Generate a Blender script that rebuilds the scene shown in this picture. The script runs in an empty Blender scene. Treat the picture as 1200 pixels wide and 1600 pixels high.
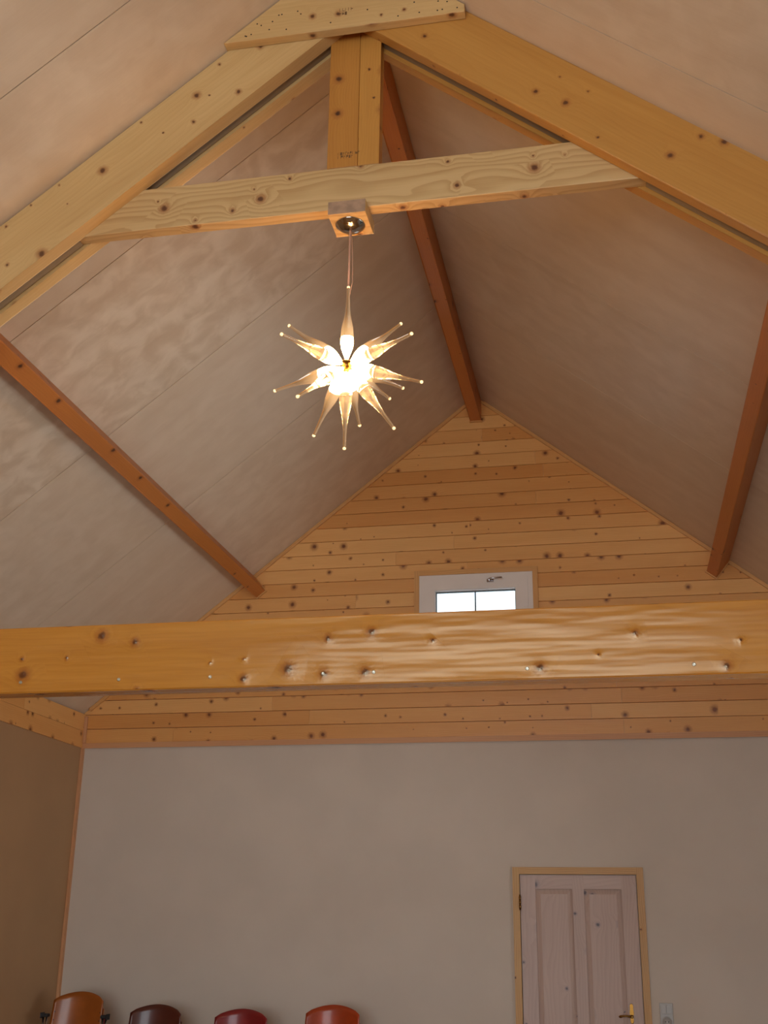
import bpy, bmesh, math, random
from mathutils import Vector, Matrix, Quaternion
random.seed(7)
SC = bpy.context.scene
COL = SC.collection

# ------------------------------------------------------------------ camera
F_PX = 1804.2
cam_d = bpy.data.cameras.new('camera'); cam = bpy.data.objects.new('camera', cam_d); COL.objects.link(cam)
cam_d.sensor_fit = 'VERTICAL'; cam_d.sensor_height = 36.0; cam_d.lens = F_PX / 1600 * 36.0
cam_d.clip_start = 0.05; cam_d.clip_end = 200
YAW, PITCH, ROLL = -0.1983, 0.3465, 0.0129
fw = Vector((math.sin(YAW) * math.cos(PITCH), math.cos(YAW) * math.cos(PITCH), math.sin(PITCH)))
r0 = Vector((math.cos(YAW), -math.sin(YAW), 0)); u0 = r0.cross(fw)
rt = math.cos(ROLL) * r0 + math.sin(ROLL) * u0
up = -math.sin(ROLL) * r0 + math.cos(ROLL) * u0
M = Matrix((rt, up, -fw)).transposed().to_4x4(); M.translation = (0, 0, 1.6225)
cam.matrix_world = M
SC.camera = cam

# ------------------------------------------------------------------ exposure, world, daylight
SC.view_settings.view_transform = 'Standard'; SC.view_settings.look = 'None'
SC.view_settings.exposure = -0.08; SC.view_settings.gamma = 1.0; SC.view_settings.use_curve_mapping = False
SC.cycles.use_denoising = True
SC.cycles.max_bounces = 10; SC.cycles.diffuse_bounces = 5; SC.cycles.transparent_max_bounces = 12
SC.cycles.sample_clamp_indirect = 6.0
W = bpy.data.worlds.new('sky'); SC.world = W; W.use_nodes = True
wb = W.node_tree.nodes['Background']; wb.inputs[0].default_value = (0.80, 0.92, 1.0, 1); wb.inputs[1].default_value = 2.2

def area(name, loc, direction, sx, sy, power, col):
    l = bpy.data.lights.new(name, 'AREA'); l.shape = 'RECTANGLE'; l.size = sx; l.size_y = sy
    l.energy = power; l.color = col
    o = bpy.data.objects.new(name, l); COL.objects.link(o); o.location = loc
    o.rotation_euler = Vector(direction).to_track_quat('-Z', 'Y').to_euler()
    return o
YF = -2.8                                    # inside face of the wall behind the camera
DAY = (0.95, 0.96, 0.98)
# daylight arriving at the glazed gable behind the camera and at the window in the right wall, plus two added upward fills
area('daylight_gable', (-0.95, YF - 0.25, 2.75), (0, 1, 0), 3.7, 3.1, 95, DAY)
area('ground_bounce_fill', (-0.95, YF - 1.15, 1.0), (0, .72, .69), 4.2, 2.6, 278, (.98, 0.95, 0.90))  # added upward fill for the ceiling, standing in for bounce off outside ground
area('daylight_side', (2.37, 5.0, 1.55), (-1, 0, 0), 2.8, 1.3, 26, DAY)
area('side_bounce_fill', (3.1, 5.0, .45), (-.72, 0, .69), 3.2, 1.6, 148, (.98, 0.95, 0.90))  # added fill aimed up at the left slope, imitating bounce from unbuilt ground

# ------------------------------------------------------------------ measured room
D = 8.279; XL = -3.988; XA = -0.9335; ZA = 5.599; T = 0.7993; XR = 2 * XA - XL
ZC = 2.888; ZE = ZA - T * (XA - XL); NRM = math.hypot(T, 1)
YT = 3.785
def zroof(x): return ZA - T * abs(x - XA)

# ------------------------------------------------------------------ material helpers
def lin(c):
    return tuple((v / 255 / 12.92 if v / 255 <= .04045 else ((v / 255 + .055) / 1.055) ** 2.4) for v in c) + (1,)
class NT:
    def __init__(s, name):
        s.m = bpy.data.materials.new(name); s.m.use_nodes = True; s.t = s.m.node_tree
        s.b = s.t.nodes['Principled BSDF']; s.out = s.t.nodes['Material Output']
    def n(s, typ, **kw):
        x = s.t.nodes.new(typ)
        for k, v in kw.items(): setattr(x, k, v)
        return x
    def put(s, sock, v):
        if isinstance(v, bpy.types.NodeSocket): s.t.links.new(v, sock)
        elif v is not None: sock.default_value = v
    def math(s, op, a, b=None, c=None, clamp=False):
        x = s.n('ShaderNodeMath', operation=op, use_clamp=clamp)
        s.put(x.inputs[0], a); s.put(x.inputs[1], b)
        if c is not None: s.put(x.inputs[2], c)
        return x.outputs[0]
    def mix(s, f, a, b, mode='MIX'):
        x = s.n('ShaderNodeMix', data_type='RGBA', blend_type=mode)
        s.put(x.inputs[0], f); s.put(x.inputs[6], a); s.put(x.inputs[7], b)
        return x.outputs[2]
    def ramp(s, f, lo, hi):
        x = s.n('ShaderNodeMapRange', interpolation_type='SMOOTHSTEP'); s.put(x.inputs[0], f)
        x.inputs[1].default_value = lo; x.inputs[2].default_value = hi
        return x.outputs[0]
    def noise(s, vec, scale, detail=3, rough=.5, dist=0):
        x = s.n('ShaderNodeTexNoise'); s.put(x.inputs['Vector'], vec); x.inputs['Scale'].default_value = scale
        x.inputs['Detail'].default_value = detail; x.inputs['Roughness'].default_value = rough; x.inputs['Distortion'].default_value = dist
        return x.outputs[0]
    def vmul(s, v, xyz):
        x = s.n('ShaderNodeVectorMath', operation='MULTIPLY'); s.put(x.inputs[0], v); x.inputs[1].default_value = xyz
        return x.outputs[0]
    def uv(s, name):
        return s.n('ShaderNodeUVMap', uv_map=name).outputs[0]

def pine(name, light, dark, knot=(62, 30, 16), halo=(150, 84, 36), cells=4.2, thr=.45, krad=.013, rough=.38, grain=26.0, contrast=1.0,
         tonev=.35, coat=0.0, ringmix=.55, bigv=.9, bump=.2, spec=.5):
    t = NT(name); uv = t.uv('UVMap')
    sx = t.n('ShaderNodeSeparateXYZ'); t.put(sx.inputs[0], uv); U, V = sx.outputs[0], sx.outputs[1]
    tone = t.n('ShaderNodeSeparateXYZ'); t.put(tone.inputs[0], t.uv('Tone')); tone = tone.outputs[0]
    # knots: one per random cell
    vo = t.n('ShaderNodeTexVoronoi', voronoi_dimensions='2D'); t.put(vo.inputs['Vector'], uv); vo.inputs['Scale'].default_value = cells
    sc = t.n('ShaderNodeSeparateColor'); t.put(sc.inputs[0], vo.outputs['Color'])
    d = t.math('DIVIDE', vo.outputs['Distance'], cells)
    wob = t.math('MULTIPLY', t.math('SUBTRACT', t.noise(uv, 60, 2), .5), .013)
    d = t.math('ADD', d, wob)
    on = t.math('GREATER_THAN', sc.outputs[0], thr)
    rad = t.math('MULTIPLY', t.math('ADD', t.math('MULTIPLY', t.math('POWER', sc.outputs[1], 1.8), 1.1), .22), krad)
    q = t.math('DIVIDE', d, rad)
    core = t.math('MULTIPLY', t.math('SUBTRACT', 1.0, t.ramp(q, .45, 1.2)), on)
    halom = t.math('MULTIPLY', t.math('SUBTRACT', 1.0, t.ramp(q, .8, 2.6)), on)
    pull = t.math('MULTIPLY', t.math('POWER', 2.718, t.math('MULTIPLY', q, -.55)), on)
    # grain
    low = t.noise(t.vmul(uv, (1.1, 5.0, 1)), 1.0, 2, .5)
    ph = t.math('ADD', t.math('MULTIPLY', V, grain * 3.2), t.math('MULTIPLY', low, 7.0))
    ph = t.math('ADD', ph, t.math('MULTIPLY', pull, 4.5))
    ring = t.math('FRACT', ph)
    ring = t.math('MULTIPLY', t.ramp(ring, .25, .95), t.math('SUBTRACT', 1.0, t.ramp(ring, .95, 1.0)))
    fib = t.noise(t.vmul(uv, (5, 170, 1)), 1.0, 3, .6)
    big = t.noise(t.vmul(uv, (.7, 6, 1)), 1.3, 3, .55)
    mixf = t.math('ADD', t.math('MULTIPLY', ring, ringmix), t.math('MULTIPLY', t.math('SUBTRACT', fib, .35), .55))
    mixf = t.math('ADD', t.math('MULTIPLY', mixf, contrast), t.math('MULTIPLY', t.math('SUBTRACT', big, .45), bigv), clamp=True)
    c = t.mix(mixf, lin(light), lin(dark))
    c = t.mix(t.math('MULTIPLY', tone, tonev), c, t.mix(1.0, c, lin((222, 188, 140)), 'MULTIPLY'))
    c = t.mix(t.math('MULTIPLY', halom, .6), c, lin(halo))
    c = t.mix(t.math('MULTIPLY', core, .9), c, lin(knot))
    t.put(t.b.inputs['Base Color'], c)
    t.put(t.b.inputs['Roughness'], t.math('ADD', rough, t.math('MULTIPLY', fib, .08)))
    t.b.inputs['Coat Weight'].default_value = coat; t.b.inputs['Coat Roughness'].default_value = .16
    t.b.inputs['Specular IOR Level'].default_value = spec
    if spec > .5: t.b.inputs['Specular Tint'].default_value = (1, .80, .52, 1)
    bp = t.n('ShaderNodeBump'); bp.inputs['Strength'].default_value = bump; bp.inputs['Distance'].default_value = .006
    hgt = t.math('ADD', t.math('MULTIPLY', big, 3.0), t.math('MULTIPLY', pull, 1.3))
    t.put(bp.inputs['Height'], hgt); t.put(t.b.inputs['Normal'], bp.outputs[0])
    if coat: t.put(t.b.inputs['Coat Normal'], bp.outputs[0])
    return t.m

def plain(name, c, rough=.5, metal=0.0, var=.05, vscale=6.0, bump=0.0, bscale=60, coat=0):
    t = NT(name); co = t.n('ShaderNodeTexCoord').outputs['Object']
    nz = t.noise(co, vscale, 4)
    a = lin(c); lo = tuple(v * (1 - var) for v in a[:3]) + (1,); hi = tuple(min(1, v * (1 + var)) for v in a[:3]) + (1,)
    t.put(t.b.inputs['Base Color'], t.mix(t.ramp(nz, .3, .7), lo, hi))
    t.b.inputs['Roughness'].default_value = rough; t.b.inputs['Metallic'].default_value = metal
    t.b.inputs['Coat Weight'].default_value = coat; t.b.inputs['Coat Roughness'].default_value = .12
    if bump:
        bp = t.n('ShaderNodeBump'); bp.inputs['Strength'].default_value = bump; bp.inputs['Distance'].default_value = .003
        t.put(bp.inputs['Height'], t.noise(co, bscale, 3)); t.put(t.b.inputs['Normal'], bp.outputs[0])
    return t.m

def birch(name, light, dark):
    t = NT(name); uv = t.uv('UVMap')
    tone = t.n('ShaderNodeSeparateXYZ'); t.put(tone.inputs[0], t.uv('Tone'))
    fig = t.noise(t.vmul(uv, (4.0, 4.6, 1)), 1.6, 3, .5, .5)               # mottled veneer figure
    str_ = t.noise(t.vmul(uv, (.55, 7.0, 1)), 1.0, 3, .5, .4)               # long bands along the grain
    fib = t.noise(t.vmul(uv, (6, 160, 1)), 1.0, 2)
    fm = t.math('MULTIPLY', t.math('SUBTRACT', t.ramp(fig, .32, .7), .5), t.math('ADD', .10, t.math('MULTIPLY', tone.outputs[1], .62)))
    f = t.math('ADD', .5, fm)
    f = t.math('ADD', f, t.math('MULTIPLY', t.math('SUBTRACT', str_, .5), .6))
    f = t.math('ADD', f, t.math('MULTIPLY', t.math('SUBTRACT', fib, .5), .25), clamp=True)
    c = t.mix(f, lin(dark), lin(light))
    c = t.mix(t.math('MULTIPLY', tone.outputs[0], .5), c, t.mix(1.0, c, lin((238, 232, 226)), 'MULTIPLY'))
    t.put(t.b.inputs['Base Color'], c); t.b.inputs['Roughness'].default_value = .48
    bp = t.n('ShaderNodeBump'); bp.inputs['Strength'].default_value = .10; bp.inputs['Distance'].default_value = .004
    t.put(bp.inputs['Height'], t.math('ADD', fig, str_)); t.put(t.b.inputs['Normal'], bp.outputs[0])
    return t.m

def glass(name, tint=(1, 1, 1)):
    t = NT(name); t.t.nodes.remove(t.b)
    tr = t.n('ShaderNodeBsdfTransparent'); tr.inputs[0].default_value = (*tint, 1)
    gl = t.n('ShaderNodeBsdfGlossy'); gl.inputs['Roughness'].default_value = .03
    fr = t.n('ShaderNodeFresnel'); fr.inputs[0].default_value = 1.45
    mx = t.n('ShaderNodeMixShader'); t.put(mx.inputs[0], fr.outputs[0]); t.put(mx.inputs[1], tr.outputs[0]); t.put(mx.inputs[2], gl.outputs[0])
    t.put(t.out.inputs[0], mx.outputs[0]); return t.m

MT = {}
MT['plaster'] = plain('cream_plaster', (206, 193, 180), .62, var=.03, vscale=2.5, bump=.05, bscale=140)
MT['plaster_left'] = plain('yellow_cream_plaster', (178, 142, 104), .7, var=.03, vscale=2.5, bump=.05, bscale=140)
MT['floor'] = pine('floor_boards', (190, 150, 105), (160, 120, 78), thr=.8, rough=.35)
MT['birch'] = birch('birch_plywood', (229, 212, 191), (203, 180, 154))
MT['clad'] = pine('pine_cladding', (240, 186, 118), (218, 154, 84), knot=(108, 56, 26), cells=6.8, thr=.38, krad=.0140, rough=.34, tonev=.7, ringmix=.22)
MT['rafter_pale'] = pine('pale_pine_rafter', (212, 174, 118), (184, 138, 80), knot=(84, 44, 24), cells=7, thr=.45, krad=.0135, rough=.40, ringmix=.12, grain=14, bigv=1.5)
MT['rafter_amber'] = pine('amber_pine_rafter', (196, 140, 68), (170, 110, 44), knot=(84, 44, 24), cells=6.5, thr=.5, krad=.013, rough=.38, ringmix=.12, grain=14, bigv=1.3)
MT['collar'] = pine('pine_collar', (210, 174, 122), (174, 130, 76), knot=(84, 44, 24), cells=6.5, thr=.42, krad=.014, rough=.42, grain=9, contrast=.7, ringmix=.7)
MT['post'] = pine('pine_post', (200, 142, 66), (168, 106, 40), cells=6, thr=.5, krad=.0125, rough=.42, ringmix=.15)
MT['purlin'] = pine('stained_purlin', (196, 122, 56), (164, 92, 36), cells=4.8, thr=.35, krad=.015, rough=.40, ringmix=.12)
MT['beam'] = pine('varnished_beam', (200, 132, 46), (164, 94, 24), knot=(84, 36, 12), halo=(150, 76, 22), cells=6.8, thr=.40, krad=.014, rough=.20, grain=10, spec=1.0, coat=.25, ringmix=.14, bigv=1.3, bump=.45)
MT['packing'] = pine('grey_packing_wood', (150, 132, 108), (122, 104, 82), thr=.95, rough=.6, ringmix=.15)
MT['trim'] = pine('pine_trim', (222, 168, 104), (198, 138, 76), thr=.9, rough=.4)
MT['pinktrim'] = pine('pale_pine_trim', (214, 160, 116), (192, 134, 92), thr=.95, rough=.45)
MT['doorframe'] = pine('pine_door_frame', (206, 160, 98), (180, 128, 70), thr=.8, krad=.008, rough=.42)
MT['door'] = pine('whitewashed_pine', (206, 186, 180), (182, 158, 152), knot=(104, 98, 108), halo=(158, 144, 148), cells=5, thr=.42, krad=.019, rough=.5, grain=12, ringmix=.25)
MT['upvc'] = plain('white_frame', (232, 222, 216), .4, var=.015)
MT['gasket'] = plain('grey_gasket', (90, 100, 104), .6)
MT['chrome'] = plain('chrome', (200, 200, 205), .18, 1.0)
MT['cup'] = plain('polished_steel', (190, 182, 170), .12, 1.0)
MT['brass'] = plain('brass', (120, 84, 38), .26, 1.0)
MT['screw'] = plain('zinc_screw', (190, 182, 165), .3, 1.0)
MT['dark'] = plain('dark_gap', (40, 28, 20), .8)
MT['rubber'] = plain('black_rubber', (34, 34, 38), .55)
MT['switch'] = plain('white_plastic', (176, 171, 168), .35, var=.01)
MT['ink'] = plain('faded_ink', (108, 74, 40), .7, var=.2, vscale=60)
MT['endgrain'] = plain('grey_end_grain', (168, 134, 108), .6, var=.18, vscale=25)
MT['cord'] = plain('clear_cord', (196, 150, 128), .3)
MT['glass'] = glass('window_glass', (.96, .99, 1))
def chairmat(n, c): return plain(n, c, .30, var=.12, vscale=9, coat=.35)
MT['amber'] = chairmat('amber_stained_ply', (158, 84, 24))
MT['maroon'] = chairmat('maroon_stained_ply', (84, 31, 21))
MT['red'] = chairmat('red_stained_ply', (132, 18, 25))
MT['orange'] = chairmat('orange_stained_ply', (168, 60, 18))

def lampmat():
    t = NT('lit_frosted_glass')
    t.b.inputs['Base Color'].default_value = (.95, .9, .8, 1); t.b.inputs['Roughness'].default_value = .4
    t.b.inputs['Emission Color'].default_value = (1.0, .55, .21, 1); t.b.inputs['Emission Strength'].default_value = 46.0
    return t.m
def spikemat():
    t = NT('clear_glass_lit')           # clear glass that carries the bulb light along its length
    uv = t.n('ShaderNodeSeparateXYZ'); t.put(uv.inputs[0], t.uv('UVMap'))
    b = t.b; b.inputs['Base Color'].default_value = (1, .93, .84, 1); b.inputs['Roughness'].default_value = .04
    b.inputs['Transmission Weight'].default_value = 1.0; b.inputs['IOR'].default_value = 1.3
    b.inputs['Emission Color'].default_value = (1.0, .56, .22, 1)
    gl = t.math('SUBTRACT', 1.0, t.ramp(uv.outputs[0], .10, .24))
    t.put(b.inputs['Emission Strength'], t.math('ADD', .07, t.math('MULTIPLY', gl, .40)))
    return t.m
MT['lit'] = lampmat(); MT['spike'] = spikemat()
def beadmat():
    t = NT('lit_glass_tip'); b = t.b; b.inputs['Base Color'].default_value = (1, .85, .6, 1); b.inputs['Roughness'].default_value = .15
    b.inputs['Emission Color'].default_value = (1, .66, .3, 1); b.inputs['Emission Strength'].default_value = 1.3
    return t.m
MT['bead'] = beadmat()

# ------------------------------------------------------------------ mesh helpers
class MB:
    def __init__(s, org=(0, 0, 0)):
        s.bm = bmesh.new(); s.uv = s.bm.loops.layers.uv.new('UVMap'); s.tn = s.bm.loops.layers.uv.new('Tone'); s.o = Vector(org)
    def face(s, pts, along, tone=(0, 0), off=(0, 0), smooth=False):
        vs = [s.bm.verts.new(Vector(p) - s.o) for p in pts]
        f = s.bm.faces.new(vs); f.smooth = smooth
        f.normal_update(); n = f.normal; a = Vector(along).normalized(); a2 = a - n * a.dot(n)
        if a2.length < .2:                                    # an end face
            a2 = Vector((0, 0, 1)) if abs(n.z) < .9 else Vector((1, 0, 0)); a2 = (a2 - n * a2.dot(n))
        a2.normalize(); b = n.cross(a2)
        for l, p in zip(f.loops, pts):
            p = Vector(p); l[s.uv].uv = (p.dot(a2) + off[0], p.dot(b) + off[1]); l[s.tn].uv = tone
        return f
    def prism(s, pts, ext, along, tone=(0, 0), off=None):
        """closed solid: polygon pts pushed along ext"""
        e = Vector(ext); A = [Vector(p) for p in pts]
        n = sum(((A[i] - A[0]).cross(A[i + 1] - A[0]) for i in range(1, len(A) - 1)), Vector())
        if n.dot(e) > 0: A.reverse()
        B = [p + e for p in A]
        off = off or (random.uniform(0, 40), random.uniform(0, 40)); k = 0
        s.face(A, along, tone, off); s.face(list(reversed(B)), along, tone, (off[0] + 3.3, off[1] + 5.1))
        for i in range(len(A)):
            j = (i + 1) % len(A); k += 1
            s.face([A[j], A[i], B[i], B[j]], along, tone, (off[0] + 1.7 * k, off[1] + 2.3 * k))
    def box(s, x0, x1, y0, y1, z0, z1, along=(1, 0, 0), tone=(0, 0)):
        s.prism([(x0, y0, z0), (x1, y0, z0), (x1, y0, z1), (x0, y0, z1)], (0, y1 - y0, 0), along, tone)
    def tube(s, pts, r, seg=10, cap=True):
        P = [Vector(p) for p in pts]; rings = []
        rr = r if isinstance(r, (list, tuple)) else [r] * len(P)
        ref = None
        for i, p in enumerate(P):
            d = (P[min(i + 1, len(P) - 1)] - P[max(i - 1, 0)]).normalized()
            if ref is None: ref = Vector((0, 0, 1)) if abs(d.z) < .9 else Vector((1, 0, 0))
            x = (ref - d * ref.dot(d)).normalized(); y = d.cross(x); ref = x
            rings.append([p + (x * math.cos(2 * math.pi * k / seg) + y * math.sin(2 * math.pi * k / seg)) * rr[i] for k in range(seg)])
        s.skin(rings, cap, [ (p - P[0]).length for p in P])
    def skin(s, rings, cap=True, ulen=None):
        vs = [[s.bm.verts.new(q - s.o) for q in ring] for ring in rings]; seg = len(rings[0])
        for i in range(len(vs) - 1):
            for k in range(seg):
                m = (k + 1) % seg
                f = s.bm.faces.new((vs[i][k], vs[i][m], vs[i + 1][m], vs[i + 1][k])); f.smooth = True
                ua, ub = (ulen[i], ulen[i + 1]) if ulen else (i, i + 1)
                for l, w in zip(f.loops, ((ua, k), (ua, k + 1), (ub, k + 1), (ub, k))): l[s.uv].uv = (w[0], w[1] / seg * .1)
        if cap:
            for ring, rev in ((vs[0], True), (vs[-1], False)):
                f = s.bm.faces.new(list(reversed(ring)) if rev else ring)
                u = (ulen[0] if rev else ulen[-1]) if ulen else 0
                for l in f.loops: l[s.uv].uv = (u, 0)
    def lathe(s, p0, axis, prof, seg=20, cap=True):
        """prof: (distance along the axis, radius)"""
        a = Vector(axis).normalized(); q = Vector((0, 0, 1)).rotation_difference(a)
        x = q @ Vector((1, 0, 0)); y = q @ Vector((0, 1, 0)); p0 = Vector(p0)
        s.skin([[p0 + a * t + (x * math.cos(2 * math.pi * k / seg) + y * math.sin(2 * math.pi * k / seg)) * r for k in range(seg)] for t, r in prof],
               cap, [t for t, r in prof])
    def grid(s, fn, nu, nv, thick=None):
        """sheet fn(u,v)->point given a thickness vector function"""
        A = [[Vector(fn(i / nu, j / nv)) for j in range(nv + 1)] for i in range(nu + 1)]
        Bk = [[A[i][j] + Vector(thick(i / nu, j / nv)) for j in range(nv + 1)] for i in range(nu + 1)]
        va = [[s.bm.verts.new(p - s.o) for p in r] for r in A]; vb = [[s.bm.verts.new(p - s.o) for p in r] for r in Bk]
        for i in range(nu):
            for j in range(nv):
                for vv, flip in ((va, 0), (vb, 1)):
                    q = [vv[i][j], vv[i + 1][j], vv[i + 1][j + 1], vv[i][j + 1]]
                    f = s.bm.faces.new(q[::-1] if flip else q); f.smooth = True
        rim = [(i, 0) for i in range(nu)] + [(nu, j) for j in range(nv)] + [(i, nv) for i in range(nu, 0, -1)] + [(0, j) for j in range(nv, 0, -1)]
        for k in range(len(rim)):
            (a, b), (c, d) = rim[k], rim[(k + 1) % len(rim)]
            s.bm.faces.new((va[c][d], va[a][b], vb[a][b], vb[c][d]))
    def build(s, name, mat, parent=None, bevel=0, norm=True):
        me = bpy.data.meshes.new(name)
        if norm: bmesh.ops.recalc_face_normals(s.bm, faces=s.bm.faces[:])
        s.bm.to_mesh(me); s.bm.free()
        me.materials.append(MT[mat] if isinstance(mat, str) else mat)
        o = bpy.data.objects.new(name, me); COL.objects.link(o)
        if parent: o.parent = parent
        else: o.location = s.o
        if bevel:
            w = o.modifiers.new('weld', 'WELD'); w.merge_threshold = .0002
            b = o.modifiers.new('bevel', 'BEVEL'); b.width = bevel; b.segments = 2; b.limit_method = 'ANGLE'
        return o
def tag(o, label=None, cat=None, group=None, kind=None):
    if label: o['label'] = label
    if cat: o['category'] = cat
    if group: o['group'] = group
    if kind: o['kind'] = kind
    return o
def thing(name, label, cat, loc, group=None):
    o = bpy.data.objects.new(name, None); o.empty_display_size = .1; o.location = loc; COL.objects.link(o)
    return tag(o, label, cat, group)
def struct(o, label=None): return tag(o, label, kind='structure')
def dup(root, loc, label, group):
    r = root.copy(); COL.objects.link(r); r.location = loc; r['label'] = label; r['group'] = group
    for ch in list(root.children):
        c = ch.copy(); COL.objects.link(c); c.parent = r
        for g in list(ch.children):
            h = g.copy(); COL.objects.link(h); h.parent = c
    return r
def clip(poly, a, b, c):
    """keep the part of a 2D polygon where a*x+b*z<=c"""
    out = []
    for i in range(len(poly)):
        p, q = poly[i], poly[(i + 1) % len(poly)]
        fp, fq = a * p[0] + b * p[1] - c, a * q[0] + b * q[1] - c
        if fp <= 0: out.append(p)
        if fp * fq < 0:
            w = fp / (fp - fq); out.append((p[0] + (q[0] - p[0]) * w, p[1] + (q[1] - p[1]) * w))
    return out
def roofclip(poly, drop=0.0):
    z = ZA - drop
    poly = clip(poly, -T, 1, z - T * XA)       # left slope: z <= z0 - T*(XA-x)
    return clip(poly, T, 1, z + T * XA)
def xz(poly, y): return [(p[0], y, p[1]) for p in poly]
X = (1, 0, 0); Y = (0, 1, 0); Z = (0, 0, 1)

# ------------------------------------------------------------------ floor, walls, ceiling
m = MB()
y = YF - .15
for i in range(47):
    x0 = XL - .15 + i * .14
    if x0 > XR + .1: break
    m.box(x0, min(x0 + .1395, XR + .15), YF - .15, D + .15, -.05, 0, Y, (random.random(), 0))
struct(m.build('floor', 'floor'))

DX0, DX1, DZ = -.685, .088, 1.981             # door leaf
WX0, WX1, WZ0, WZ1 = -1.38, -.532, 3.45, 4.13  # gable window, outer size of the white frame
m = MB()
yb0, yb1 = D, D + .15
fx0, fx1, fz = DX0 - .006, DX1 + .006, DZ + .006
m.box(XL - .15, fx0, yb0, yb1, 0, ZC, X); m.box(fx1, XR + .15, yb0, yb1, 0, ZC, X); m.box(fx0, fx1, yb0, yb1, fz, ZC, X)
m.box(fx0, fx1, D + .06, yb1, 0, fz, X)
gab = roofclip([(XL - .15, ZC), (XR + .15, ZC), (XR + .15, 7), (XL - .15, 7)])
for cl in ([(1, 0, WX0)], [(-1, 0, -WX1)], [(-1, 0, -WX0), (1, 0, WX1), (0, -1, -WZ1)], [(-1, 0, -WX0), (1, 0, WX1), (0, 1, WZ0)]):
    p = gab
    for c in cl: p = clip(p, *c)
    m.prism(xz(p, yb0), (0, .15, 0), X)
wall_back = struct(m.build('wall_back', 'plaster'), 'cream plastered back wall with the whitewashed door')
# tongue-and-groove boards over the upper part of the back wall
m = MB(); PB = .1088; z = ZC + .034; row = 0
holes = (WX0 - .002, WX1 + .002, WZ0 - .002, WZ1 + .002)
while z < ZA - .02:
    x = XL - random.uniform(0, 2.2)
    while x < XR:
        extra = None; L = random.uniform(1.6, 3.6); seg = [(x + .0006, min(x + L, XR + .1) - .0006)]; x += L
        z0, z1 = z + .0009, z + PB - .0009
        if z1 > holes[2] and z0 < holes[3]:
            out = []
            if z1 > holes[3] + .01 and seg[0][0] < holes[1] and seg[0][1] > holes[0]: extra = (max(seg[0][0], holes[0]), min(seg[0][1], holes[1]), holes[3], z1)
            if z0 < holes[2] - .01 and seg[0][0] < holes[1] and seg[0][1] > holes[0]: extra = (max(seg[0][0], holes[0]), min(seg[0][1], holes[1]), z0, holes[2])
            for a, b in seg:
                if b <= holes[0] or a >= holes[1]: out.append((a, b))
                else:
                    if a < holes[0]: out.append((a, holes[0]))
                    if b > holes[1]: out.append((holes[1], b))
            seg = out
        tone = (random.random(), random.random()); off = (random.uniform(0, 50), random.uniform(0, 50))
        for a, b, z0, z1 in [(a, b, z0, z1) for a, b in seg] + ([extra] if extra else []):
            p = roofclip([(max(a, XL), z0), (min(b, XR), z0), (min(b, XR), z1), (max(a, XL), z1)], .004)
            if len(p) < 3 or max(q[0] for q in p) - min(q[0] for q in p) < .02: continue
            cx = sum(q[0] for q in p) / len(p); cz = sum(q[1] for q in p) / len(p)
            # face with V-edges: front polygon slightly smaller than the back one
            pf = []
            for q in p:
                pf.append((q[0], q[1] - .002 if q[1] > cz else q[1] + .002))
            F = xz(pf, D - .014); Bk = xz(p, D - .008); B2 = xz(p, D - .0005)
            m.face(F[::-1] if False else F, X, tone, off)
            for i in range(len(p)):
                j = (i + 1) % len(p)
                m.face([F[i], F[j], Bk[j], Bk[i]], X, tone, off); m.face([Bk[i], Bk[j], B2[j], B2[i]], X, tone, off)
    z += PB; row += 1
cl_o = m.build('pine_cladding', 'clad', wall_back)
tag(cl_o, 'knotty horizontal pine boards over the upper back wall')

m = MB(); m.box(XL - .15, XL, YF - .15, D, 0, ZC, Y); m.box(XL - .15, XL - .0005, YF - .15, D, ZC, ZE - .12, Y)
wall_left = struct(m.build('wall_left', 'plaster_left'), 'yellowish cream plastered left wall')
m = MB()
for i in range(2):
    h = (ZE - ZC - .014) / 2; z0 = ZC + i * h
    for y0, y1 in ((YF, 1.2), (1.2, 4.4), (4.4, 6.9 + .4 * i), (6.9 + .4 * i, D - .016)):
        m.box(XL, XL + .012, y0 + .001, y1 - .001, z0 + .001, z0 + h - .001, Y, (random.random(), 0))
tag(m.build('pine_band', 'clad', wall_left), 'pine boards along the top of the left wall')
m = MB()
RY0, RY1, RZ0, RZ1 = 3.6, 6.4, .9, 2.2
m.box(XR, XR + .15, YF - .15, RY0, 0, ZE - .12, Y); m.box(XR, XR + .15, RY1, D, 0, ZE - .12, Y)
m.box(XR, XR + .15, RY0, RY1, 0, RZ0, Y); m.box(XR, XR + .15, RY0, RY1, RZ1, ZE - .12, Y)
wall_right = struct(m.build('wall_right', 'plaster'))
m = MB()
FX0, FX1, FZ0, FZ1 = -2.8, .9, .6, 4.05
fg = roofclip([(XL - .15, 0), (XR + .15, 0), (XR + .15, 7), (XL - .15, 7)])
for cl in ([(1, 0, FX0)], [(-1, 0, -FX1)], [(-1, 0, -FX0), (1, 0, FX1), (0, -1, -FZ1)], [(-1, 0, -FX0), (1, 0, FX1), (0, 1, FZ0)]):
    p = fg
    for c in cl: p = clip(p, *c)
    m.prism(xz(p, YF - .15), (0, .15, 0), X)
struct(m.build('wall_front', 'plaster'))

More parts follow.
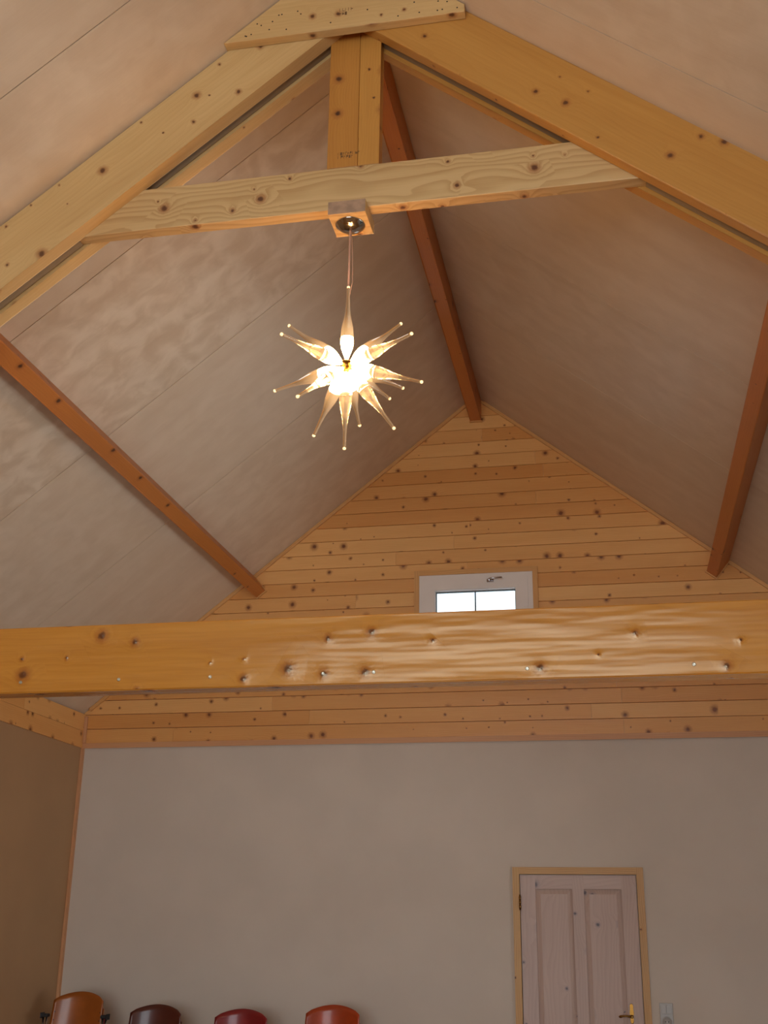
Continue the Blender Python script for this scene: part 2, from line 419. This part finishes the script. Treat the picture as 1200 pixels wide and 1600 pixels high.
# birch plywood ceiling: sheets on both slopes under a solid deck
m = MB()
def slope(side, s, y, d=0.0):
    """point s metres down the slope from the ridge, d metres above (outside) the plywood"""
    return Vector((XA + side * (s / NRM + d * T / NRM), y, ZA - s * T / NRM + d / NRM))
SL = (XA - XL) * NRM
for side, ys in ((-1, [YF - .15, -1.5, -.3, .9, 2.1, 3.273, 4.40, 5.515, 6.72, D + .15]), (1, [YF - .15, -1.2, 0, 1.2, 2.35, 3.53, 5.55, 6.72, D + .15])):
    along = slope(side, 1, 0) - slope(side, 0, 0)
    for i in range(len(ys) - 1):
        for s0, s1 in ((.0, 2.29), (2.292, SL + .19)):
            y0, y1 = ys[i] + .0022, ys[i + 1] - .0022
            tn = (random.random(), random.random() * .35)
            if side < 0 and abs(ys[i] - 4.40) < .01: tn = (.15, 1.0)
            m.prism([slope(side, s0, y0), slope(side, s1, y0), slope(side, s1, y1), slope(side, s0, y1)],
                    slope(side, 0, 0, .009) - slope(side, 0, 0), along, tn)
    m.prism([slope(side, 0, YF - .15, .009), slope(side, SL + .19, YF - .15, .009), slope(side, SL + .19, D + .15, .009), slope(side, 0, D + .15, .009)],
            slope(side, 0, 0, .10) - slope(side, 0, 0), along)
struct(m.build('ceiling', 'birch'), 'birch plywood sheets lining both slopes of the roof')

# trims
m = MB(); m.box(XL, XR, D - .022, D, ZC, ZC + .034, X); struct(m.build('trim_1', 'pinktrim', bevel=.003), 'thin pine strip under the boards of the back wall')
m = MB(); m.box(XL, XL + .024, D - .024, D, .0, ZC - .001, Z); struct(m.build('trim_2', 'pinktrim', bevel=.003), 'pine corner strip between left and back walls')
m = MB(); m.box(XL + .0125, XL + .036, D - .036, D - .0145, ZC + .036, ZE - .03, Z); struct(m.build('trim_3', 'pinktrim', bevel=.003))
for k, side in ((4, -1), (5, 1)):
    m = MB(); al = slope(side, 1, 0) - slope(side, 0, 0)
    m.prism([slope(side, .09, D - .034, -.001), slope(side, SL - .05, D - .034, -.001), slope(side, SL - .05, D - .034, -.026), slope(side, .09, D - .034, -.026)], (0, .019, 0), al)
    struct(m.build('trim_%d' % k, 'trim', bevel=.003), 'pine moulding along the %s slope of the gable' % ('left' if side < 0 else 'right'))

# ------------------------------------------------------------------ gable window
m = MB(); yw0, yw1 = D - .03, D + .05
IX0, IX1, IZ1, IZ0 = -1.258, -.660, 4.006, 3.57
e = .0005
m.box(WX0, IX0, yw0, yw1, WZ0, WZ1, Z); m.box(IX1, WX1, yw0, yw1, WZ0, WZ1, Z); m.box(IX0, IX1, yw0, yw1, IZ1, WZ1, X); m.box(IX0, IX1, yw0, yw1, WZ0, IZ0, X)
m.box(WX0 + .035, IX0 - .004, yw0 - .012, yw0, WZ0 + .035, WZ1 - .035, Z); m.box(IX1 + .004, WX1 - .035, yw0 - .012, yw0, WZ0 + .035, WZ1 - .035, Z)
m.box(IX0 - .004, IX1 + .004, yw0 - .012, yw0, IZ1 + .004, WZ1 - .035, X); m.box(IX0 - .004, IX1 + .004, yw0 - .012, yw0, WZ0 + .035, IZ0 - .004, X)
win = struct(m.build('window_1', 'upvc'), 'small white two-pane window high in the pine gable')
m = MB(); tw = .038
m.box(WX0 - tw, WX0 - .001, D - .036, D - .0145, WZ0 - tw, WZ1 + tw, Z); m.box(WX1 + .001, WX1 + tw, D - .036, D - .0145, WZ0 - tw, WZ1 + tw, Z)
m.box(WX0 - .001, WX1 + .001, D - .036, D - .0145, WZ1 + .001, WZ1 + tw, X); m.box(WX0 - .001, WX1 + .001, D - .036, D - .0145, WZ0 - tw, WZ0 - .001, X)
tag(m.build('window_trim', 'trim', win, .002), 'pine trim around the white frame')
m = MB(); g = .006
for a, b, c, d in ((IX0, IX0 + g, IZ0, IZ1), (IX1 - g, IX1, IZ0, IZ1), (IX0 + g, IX1 - g, IZ0, IZ0 + g), (IX0 + g, IX1 - g, IZ1 - g, IZ1), (-.967, -.958, IZ0 + g, IZ1 - g)):
    m.box(a, b, D + .002, D + .022, c, d, Z)
m.build('glazing_bar', 'gasket', win)
for a, b in ((IX0 + g, -.967), (-.958, IX1 - g)):
    m = MB(); m.box(a, b, D + .009, D + .015, IZ0 + g, IZ1 - g, Z); m.build('pane', 'glass', win)
m = MB(); hx, hz, hy = -.868, 4.066, yw0 - .012
m.box(hx, hx + .05, hy - .012, hy, hz - .012, hz + .012, X)
m.tube([(hx + .018, hy - .012, hz + .004), (hx + .018, hy - .036, hz + .006), (hx + .03, hy - .040, hz + .008), (hx + .115, hy - .040, hz + .012)], .006, 8)
tag(m.build('window_handle', 'chrome', win), 'grey metal handle')

# windows behind the camera and in the right wall (the daylight comes through them)
m = MB()
nx, nz = 4, 3
for i in range(nx + 1):
    x = FX0 + (FX1 - FX0) * i / nx; m.box(max(x - .035, FX0), min(x + .035, FX1), YF - .11, YF - .04, FZ0, FZ1, Z)
for j in range(nz + 1):
    z = FZ0 + (FZ1 - FZ0) * j / nz
    for i in range(nx):
        xa, xb = FX0 + (FX1 - FX0) * i / nx + .035, FX0 + (FX1 - FX0) * (i + 1) / nx - .035
        m.box(xa, xb, YF - .11, YF - .04, max(z - .03, FZ0), min(z + .03, FZ1), X)
w2 = struct(m.build('window_2', 'upvc'))
for i in range(nx):
    for j in range(nz):
        m = MB(); m.box(FX0 + (FX1 - FX0) * i / nx + .035, FX0 + (FX1 - FX0) * (i + 1) / nx - .035, YF - .08, YF - .074, FZ0 + (FZ1 - FZ0) * j / nz + .03, FZ0 + (FZ1 - FZ0) * (j + 1) / nz - .03, X)
        m.build('pane', 'glass', w2)
m = MB()
for yy in (RY0, (RY0 + RY1) / 2 - .03, RY1 - .06): m.box(XR + .04, XR + .11, yy, yy + .06, RZ0, RZ1, Z)
for y0, y1 in ((RY0 + .06, (RY0 + RY1) / 2 - .03), ((RY0 + RY1) / 2 + .03, RY1 - .06)):
    for zz in (RZ0, RZ1 - .06): m.box(XR + .04, XR + .11, y0, y1, zz, zz + .06, Y)
w3 = struct(m.build('window_3', 'upvc'))
for y0, y1 in ((RY0 + .06, (RY0 + RY1) / 2 - .03), ((RY0 + RY1) / 2 + .03, RY1 - .06)):
    m = MB(); m.box(XR + .072, XR + .078, y0, y1, RZ0 + .06, RZ1 - .06, Y); m.build('pane', 'glass', w3)

# ------------------------------------------------------------------ door
m = MB(); yd = D - .002                         # front of stiles and rails
PX = [(-.583, -.335), (-.259, -.010)]; PZ = [(.22, .78), (.97, 1.892)]
m.box(DX0, PX[0][0], yd, D + .036, .006, DZ, Z, (.2, 0)); m.box(PX[1][1], DX1, yd, D + .036, .006, DZ, Z, (.6, 0))
m.box(PX[0][1], PX[1][0], yd, D + .036, .006, DZ, Z, (.4, 0))
for a, b in PX:
    for z0, z1 in ((.006, .22), (.78, .97), (1.892, DZ)): m.box(a, b, yd, D + .036, z0, z1, X, (.3, 0))
door = struct(m.build('door_1', 'door'), 'whitewashed pine panelled door in the back wall')
for a, b in PX:
    for z0, z1 in PZ:
        m = MB(); o = .034; off = (random.uniform(0, 30), random.uniform(0, 30))
        Fo = [(a, yd + .017, z0), (b, yd + .017, z0), (b, yd + .017, z1), (a, yd + .017, z1)]
        Fi = [(a + o, yd + .006, z0 + o), (b - o, yd + .006, z0 + o), (b - o, yd + .006, z1 - o), (a + o, yd + .006, z1 - o)]
        m.face(Fi, Z, (.5, 0), off)
        for i in range(4):
            j = (i + 1) % 4; m.face([Fo[i], Fo[j], Fi[j], Fi[i]], Z, (.8, 0), (off[0] + i, off[1]))
        m.face([(a, D + .03, z0), (a, D + .03, z1), (b, D + .03, z1), (b, D + .03, z0)], Z, (.5, 0), off)
        for i in range(4):
            j = (i + 1) % 4; m.face([Fo[j], Fo[i], (Fo[i][0], D + .03, Fo[i][2]), (Fo[j][0], D + .03, Fo[j][2])], Z, (.5, 0), off)
        m.build('door_panel', 'door', door)
m = MB(); fwid = .048; ft = .018
m.box(fx0 - fwid + .004, fx0 + .002, D - ft, D - .0002, 0, fz + fwid - .004, Z); m.box(fx1 - .002, fx1 + fwid - .004, D - ft, D - .0002, 0, fz + fwid - .004, Z)
m.box(fx0 + .002, fx1 - .002, D - ft, D - .0002, fz - .002, fz + fwid - .004, X)
tag(m.build('door_frame', 'doorframe', door, .003), 'honey pine frame')
for zh in (1.803, .35):
    m = MB(); hx = DX0 - .002; hy = D - .026
    m.lathe((hx, hy, zh - .052), Z, [(0, .002), (.004, .005), (.012, .006), (.014, .0075), (.036, .0075), (.038, .0055), (.041, .0055), (.043, .0075), (.064, .0075), (.066, .0055), (.068, .0075), (.088, .0075), (.090, .006), (.100, .005), (.104, .002)], 14)
    tag(m.build('hinge', 'brass', door), 'small brass hinge')
m = MB(); lx, lz = .013, 1.128
prof = [(0, .005), (.008, .012), (.024, .009), (.050, .011), (.066, .0135), (.084, .009), (.100, .011), (.112, .008), (.118, .004)]
pl = [(lx + r * .9, D - .008, 1.068 + t) for t, r in prof] + [(lx - r * .9, D - .008, 1.068 + t) for t, r in reversed(prof)]
m.prism(pl, (0, .0055, 0), Z)
hd = tag(m.build('door_handle', 'brass', door, .0015), 'brass lever handle on a shaped plate')
m = MB(); m.lathe((lx, D - .008, lz - .018), (0, -1, 0), [(0, .011), (.012, .009), (.034, .008), (.042, .009), (.046, .004)], 12)
m.tube([(lx, D - .046, lz - .018), (lx - .012, D - .050, lz - .017), (lx - .035, D - .050, lz - .013), (lx - .058, D - .050, lz - .014), (lx - .074, D - .048, lz - .018), (lx - .084, D - .047, lz - .019)],
       [.007, .0075, .006, .0065, .0085, .003], 10)
m.build('lever', 'brass', hd)

# ------------------------------------------------------------------ light switch with socket
sw = thing('light_switch', 'white switch and socket plate on the wall right of the door handle', 'switch', (.232, D, 1.118))
m = MB((.232, D, 1.118)); m.box(.190, .274, D - .009, D - .0002, 1.040, 1.196, Z); m.build('plate', 'switch', sw, .004)
for a, b in ((.200, .2305), (.2335, .264)):
    m = MB((.232, D, 1.118)); m.prism([(a, D - .009, 1.132), (a, D - .009, 1.184), (a, D - .012, 1.184), (a, D - .017, 1.132)], (b - a, 0, 0), Z); m.build('rocker', 'switch', sw, .001)
m = MB((.232, D, 1.118)); m.lathe((.232, D - .009, 1.084), (0, -1, 0), [(0, .032), (.004, .031), (.004, .026), (.0008, .025), (.0004, .002)], 24); m.build('socket', 'switch', sw)
for dx in (-.0095, .0095):
    m = MB((.232, D, 1.118)); m.lathe((.232 + dx, D - .0105, 1.084), (0, -1, 0), [(0, .0035), (.0006, .0035)], 12); m.build('socket_hole', 'rubber', sw)

# ------------------------------------------------------------------ roof timbers
# purlins and ridge beam, from the truss to the back wall
PY0, PY1 = 3.963, D - .0155
def purlin(side, name, label):
    d = .166; s0, s1 = (2.246, 2.331)
    if side > 0: s0, s1 = (2.240, 2.325)
    o = slope(side, s0, PY0); m = MB(o); pts = [slope(side, s0, PY0, -.0015), slope(side, s1, PY0, -.0015), slope(side, s1, PY0, -d), slope(side, s0, PY0, -d)]
    m.prism(pts, (0, PY1 - PY0, 0), Y, (random.random(), 0))
    r = tag(m.build(name, 'purlin', None, .006), label, 'beam')
    m = MB(); k = .007
    q = [slope(side, s0 - k, PY1 - .02, -.03), slope(side, s0, PY1 - .02, -.03), slope(side, s0, PY1 - .02, -d), slope(side, s1, PY1 - .02, -d), slope(side, s1, PY1 - .02, -.03), slope(side, s1 + k, PY1 - .02, -.03),
         slope(side, s1 + k, PY1 - .02, -d - k), slope(side, s0 - k, PY1 - .02, -d - k)]
    mm = MB(o)
    for a in ((0, 1, 2, 7), (7, 2, 3, 6), (3, 4, 5, 6)): mm.prism([q[i] for i in a], (0, .0195, 0), X)
    tag(mm.build('end_trim', 'trim', r), 'pale strip around the beam end')
purlin(-1, 'purlin', 'red-brown stained purlin under the left plywood slope')
purlin(1, 'purlin', 'red-brown knotty purlin under the right plywood slope')
m = MB((XA, PY0, 5.379)); rx0, rx1, rz = -.976, -.891, 5.379
pr = roofclip([(rx0, rz), (rx1, rz), (rx1, 6), (rx0, 6)], .002)
m.prism(xz(pr, PY0), (0, PY1 - PY0, 0), Y, (.3, 0))
rg = tag(m.build('ridge_beam', 'purlin', None, .006), 'red-brown stained ridge beam running to the peak of the gable', 'beam')
m = MB((XA, PY0, 5.379)); m.box(rx0 - .007, rx1 + .007, PY1 - .02, PY1 - .0005, rz - .009, rz - .0005, X)
tag(m.build('end_trim', 'trim', rg), 'pale strip under the beam end')

# truss: paired rafters with the collar tie and the king post between them
TY = (XA, YT, ZA - .384)
truss = thing('roof_truss', 'pine roof truss of paired rafters with a collar tie and king post', 'roof truss', TY)
RW = .270 * NRM; RT = .058
def rafter(side, y0, mat):
    m = MB(TY); xe = XL + .002 if side < 0 else XR - .002
    if side < 0: xe = XL + .014
    xc = XA + side * .0008
    p = [(xc, ZA - .002), (xe, zroof(xe) - .002), (xe, zroof(xe) - RW), (xc, ZA - RW)]
    m.prism(xz(p, y0), (0, RT, 0), slope(side, 1, 0) - slope(side, 0, 0), (0, 0))
    return m.build('rafter', mat, truss, .004)
tag(rafter(-1, YT, 'rafter_pale'), 'pale front left rafter')
tag(rafter(1, YT, 'rafter_amber'), 'amber front right rafter')
rafter(-1, YT + .118, 'rafter_pale'); rafter(1, YT + .118, 'rafter_amber')
yc = YT + .0585; ct = .059
CZ0, CZ1 = 4.345, 4.545
for side in (-1, 1):                            # grey boards packed between the two rafters, set back from their undersides
    xe = XL + .02 if side < 0 else XR - .02; xk = -1.034 if side < 0 else -.808
    q = [(xk, zroof(xk) - .06), (xe, zroof(xe) - .06), (xe, zroof(xe) - RW + .022), (xk, zroof(xk) - RW + .022)]
    for pc in (clip(q, 0, -1, -(CZ1 + .004)), clip(q, 0, 1, CZ0 - .004)):
        m = MB(TY); m.prism(xz(pc, yc), (0, ct - .001, 0), slope(side, 1, 0) - slope(side, 0, 0), (.5, 0))
        tag(m.build('packing_board', 'packing', truss), 'grey packing board between the rafters')
m = MB(TY)
p = [(XL, CZ0), (XR, CZ0), (XR, CZ1), (XL, CZ1)]
p = roofclip(p, .09)
m.prism(xz(p, yc), (0, ct, 0), X, (0, 0)); tag(m.build('collar_tie', 'collar', truss, .003), 'pale horizontal collar tie with dark knots')
m = MB(TY)
for a, b, tn in ((-1.030, -.9015, .9), (-.9009, -.812, .1)):
    p = roofclip([(a, CZ1 + .001), (b, CZ1 + .001), (b, 6), (a, 6)], .16)
    m.prism(xz(p, yc), (0, ct, 0), Z, (tn, 0))
kp = tag(m.build('king_post', 'post', truss, .002), 'upright pine king post')
# faint mill stamps (unreadable ink marks)
def stamp(mesh_org, x0, z0, w, h, y, parent, rows=2):
    m = MB(mesh_org)
    for r in range(rows):
        x = x0
        while x < x0 + w * (1 if r == 0 else .62):
            cw = random.uniform(.006, .010); zz = z0 - r * h * 1.25
            m.box(x, x + .0016, y - .0006, y, zz, zz + h, Z)
            if random.random() < .7: m.box(x + .0016, x + cw, y - .0006, y, zz + h * random.choice((0, .45, .85)), zz + h * random.choice((0, .45, .85)) + .0016 + h * .1, X)
            x += cw + .003
    m.build('mill_stamp', 'ink', parent)
stamp(TY, -.985, 4.605, .09, .013, yc, kp)
m = MB(TY); gy0, gy1 = YT - .046, YT - .0008
gz = 5.165
p = [(XL, gz), (-.442, gz), (-.442, 6), (XL, 6)]
p = roofclip(p, .004)
m.prism(xz(p, gy0), (0, gy1 - gy0, 0), X, (0, 0))
gp = tag(m.build('gusset_plate', 'rafter_pale', truss, .003), 'nailed triangular gusset board at the peak')
m = MB(TY)
for i in range(46):
    xx = -1.38 + i * .02 + random.uniform(-.015, .015); zz = random.uniform(gz + .02, min(zroof(xx) - .03, gz + .30)) if zroof(xx) - .03 > gz + .02 else None
    if zz and not (-.99 < xx < -.90 and zz > 5.22): m.lathe((xx, gy0, zz), (0, -1, 0), [(0, .0035), (.0008, .0032)], 8)
tag(m.build('nail_head', 'dark', gp), kind='stuff')
stamp(TY, -.97, 5.25, .05, .016, gy0, gp, 2)

# tie beam across the room below the truss
BZ0, BZ1 = 2.402, 2.643
tb = thing('tie_beam', 'wide varnished pine tie beam crossing the whole room below the gable window', 'beam', (XA, YT, BZ0))
m = MB((XA, YT, BZ0)); m.box(XL + .002, XR - .002, YT, YT + .045, BZ0, BZ1, X); m.build('front_board', 'beam', tb, .004)
m = MB((XA, YT, BZ0)); m.box(XL + .002, XR - .002, YT + .056, YT + .100, BZ0 + .002, BZ1 - .004, X); m.build('rear_board', 'beam', tb, .004)
m = MB((XA, YT, BZ0)); m.box(XL + .002, XR - .002, YT + .0452, YT + .0558, BZ0 + .012, BZ1 - .02, X); m.build('packing_strip', 'purlin', tb)
for px, pz in ((-2.086, 2.441), (-1.71, 2.441), (-1.371, 2.441), (-.966, 2.441), (-.789, 2.441), (-.271, 2.438), (.264, 2.436), (-2.55, 2.441), (.78, 2.436)):
    m = MB((XA, YT, BZ0)); m.lathe((px, YT - .0002, pz), (0, -1, 0), [(0, .0065), (.0015, .0062), (.0022, .0045), (.0012, .002)], 12); m.build('screw', 'screw', tb)

# ------------------------------------------------------------------ star pendant lamp
LC = Vector((-.933, 3.874, 3.655))
lamp = thing('pendant_lamp', 'lit starburst pendant lamp of glass spikes hanging from the collar tie', 'lamp', LC)
bx0, bx1, by0, by1, bz0, bz1 = -1.005, -.852, 3.789, 3.946, 4.285, 4.3445
m = MB(LC); m.box(bx0, bx1, by0, by1, bz0, bz1, X)
blk = tag(m.build('ceiling_block', 'collar', lamp, .002), 'square pine mounting block')
m = MB(LC); m.box(bx0 + .001, bx1 - .001, by0 - .0015, by0 - .0002, bz0 + .001, bz1 - .001, X); tag(m.build('end_grain', 'endgrain', blk), 'grey end grain')
m = MB(LC); cc = (-.931, 3.872, bz0)
m.lathe(cc, (0, 0, -1), [(0, .060), (.002, .061), (.004, .058), (.012, .050), (.020, .036), (.026, .020), (.028, .006)], 40)
tag(m.build('canopy', 'cup', blk), 'polished metal cup')
m = MB(LC); m.tube([(-.931, 3.872, bz0 - .026), (-.932, 3.873, 4.14), (-.933, 3.874, LC.z + .339)], .0042, 8); m.build('cord', 'cord', lamp)
m = MB(LC); m.tube([(-.927, 3.876, bz0 - .025), (-.921, 3.880, 4.15), (-.919, 3.881, 4.03), (-.928, 3.876, LC.z + .31)], .0016, 6); m.build('support_wire', 'cord', lamp)
m = MB(LC); m.lathe(LC - Vector((0, 0, .026)), Z, [(0, .004), (.004, .016), (.014, .025), (.026, .028), (.038, .025), (.048, .016), (.052, .004)], 20)
tag(m.build('hub', 'brass', lamp), 'central hub')
DIRS = [(0, 0, 1), (0, 0, -1), (-.50, -.86, -.02), (-.73, .16, .66), (.53, .44, .72), (.83, -.55, .03), (-.93, .36, -.06), (-.36, -.66, -.66),
        (-.53, .67, -.52), (-.05, .95, -.30), (.56, -.06, -.83), (.89, -.24, -.39), (.43, .88, .20), (.20, .93, .30)]
DIRS[12] = (.46, .83, .10); DIRS[13] = (.30, .93, .02)
SPK = .340
prof = [(.028, .006), (.045, .012), (.062, .0180), (.080, .0232), (.098, .0258), (.130, .0254), (.150, .0242), (.168, .0222), (.184, .0192), (.200, .0160), (.216, .0130), (.234, .0104), (.255, .0084), (.280, .0071), (.305, .0063), (.330, .0060), (.338, .0058), (.340, .004)]
for dv in DIRS:
    dv = Vector(dv).normalized()
    m = MB(LC); m.lathe(LC, dv, [(.1205, .003), (.1206, .0245)] + [q for q in prof if q[0] > .125], 16); sp = m.build('glass_spike', 'spike', lamp)
    m = MB(LC); m.lathe(LC, dv, [q for q in prof if q[0] < .11] + [(.1200, .0250), (.1202, .002)], 16); tag(m.build('lit_sleeve', 'lit', sp), 'glowing frosted base')
    m = MB(LC); m.lathe(LC, dv, [(.3405, .003), (.342, .0062), (.345, .0066), (.348, .0056), (.350, .002)], 12); tag(m.build('tip', 'bead', sp), 'glowing tip')

# ------------------------------------------------------------------ stacked chairs along the back wall
HB = .88
BB = .60                                        # lower edge of the backrest
def chair(name, label, group, mat, arms, loc):
    t = thing(name, label, 'chair', loc, group)
    hw = .176
    def back(u, v):
        s_ = u * 2 - 1
        zt = HB - .044 * abs(s_) ** 2.0 - .008 * max(0, abs(s_) - .82) / .18
        zz = BB + (zt - BB) * v
        w = hw * (1 + .05 * (1 - v) * (zt - BB) / .27)
        return (w * s_, .205 - .055 * s_ * s_ + .14 * (zz - BB), zz)
    m = MB(); m.grid(back, 22, 8, lambda u, v: (0, .011, -.001)); b = m.build('backrest', mat, t)
    for sx in (-1, 1):
        for zz in (.755, .705):
            s_ = sx * .90; w = hw * (1 + .05 * (HB - zz) / .27)
            m = MB(); m.lathe((w * s_, .2045 - .055 * s_ * s_ + .14 * (zz - BB), zz), (0, -1, 0), [(0, .0045), (.0015, .004), (.002, .001)], 10); m.build('rivet', 'rubber', b)
    def seat(u, v):
        s_ = u * 2 - 1; q = v * 2 - 1
        return (.195 * s_ * (1 - .10 * max(0, q)), -.02 + .20 * q, .450 - .010 * (1 - s_ * s_) - (.02 * max(0, -q - .6) / .4))
    m = MB(); m.grid(seat, 12, 12, lambda u, v: (0, 0, -.011)); m.build('seat', mat, t)
    for sx in (-1, 1):
        m = MB(); m.tube([(sx * .215, -.19, .432), (sx * .222, -.205, .2), (sx * .225, -.215, .0)], .0105, 10); m.build('leg', 'chrome', t)
        m = MB(); m.tube([(sx * .215, .17, .432), (sx * .222, .215, .2), (sx * .225, .235, .0)], .0105, 10); m.build('leg', 'chrome', t)
        xb = sx * .155
        m = MB(); m.tube([(sx * .215, -.19, .428), (sx * .215, .0, .427), (sx * .214, .15, .427), (sx * .205, .195, .445), (xb + sx * .02, .203, .54), (xb, .206, .66), (xb, .222, .78)], .0095, 10)
        m.build('side_tube', 'chrome', t)
    m = MB(); m.tube([(-.205, -.10, .426), (.205, -.10, .426)], .009, 8); m.tube([(-.205, .12, .426), (.205, .12, .426)], .009, 8); m.build('cross_tube', 'chrome', t)
    if arms:
        for sx in (-1, 1):
            xa = sx * .211
            m = MB()
            for dy in (-.013, .013): m.tube([(xa + dy, .13, .43), (xa + dy, .148, .722)], .0075, 10)
            ar = m.build('arm_tube', 'chrome', t)
            m = MB(); m.prism([(xa - .023, .125, .722), (xa + .023, .125, .722), (xa + .023, .125, .744), (xa - .023, .125, .744)], (0, .05, 0), Y)
            m.build('armrest', 'rubber', t, .007)
    return t
stacks = [(-3.622, ('amber', 'amber') + ('red',) * 5, .32 / 6, 'amber', 'leftmost'),
          (-3.070, ('maroon',) * 6, .253 / 5, 'maroon', 'second'),
          (-2.482, ('red',) * 6, .239 / 5, 'red', 'third'),
          (-1.870, ('orange',) * 6, .277 / 5, 'orange', 'rightmost')]
TOPL = {'amber': 'amber wooden armchair on top of its stack in the left wall corner', 'maroon': 'dark maroon wooden chair on top of its stack along the back wall',
        'red': 'bright red wooden chair on top of its stack along the back wall', 'orange': 'orange wooden chair on top of its stack along the back wall'}
protos = {}
for cx, cols, pitch, key, place in stacks:
    cy = 7.66
    for k in range(len(cols)):                              # k = 0 is the top of the stack
        c = cols[k]; lvl = len(cols) - 1 - k
        loc = (cx, cy + .026 * k, pitch * lvl)
        if k == 0:
            lab, grp = TOPL[key], 'chairs stacked along the back wall'
        elif k == 1:
            lab, grp = 'second chair from the top of the %s stack, under the %s one' % ({'amber': 'corner'}.get(key, key), key), 'chairs stacked along the back wall'
        else:
            lab, grp = 'lower chair out of sight in the %s stack of chairs' % {'amber': 'corner'}.get(key, key), 'lower chairs of the %s stack' % {'amber': 'corner'}.get(key, key)
        if k == 0 and key == 'amber':
            chair('armchair', lab, grp, c, True, loc); continue
        if c not in protos: protos[c] = chair('stacking_chair', lab, grp, c, False, loc)
        else: dup(protos[c], loc, lab, grp)
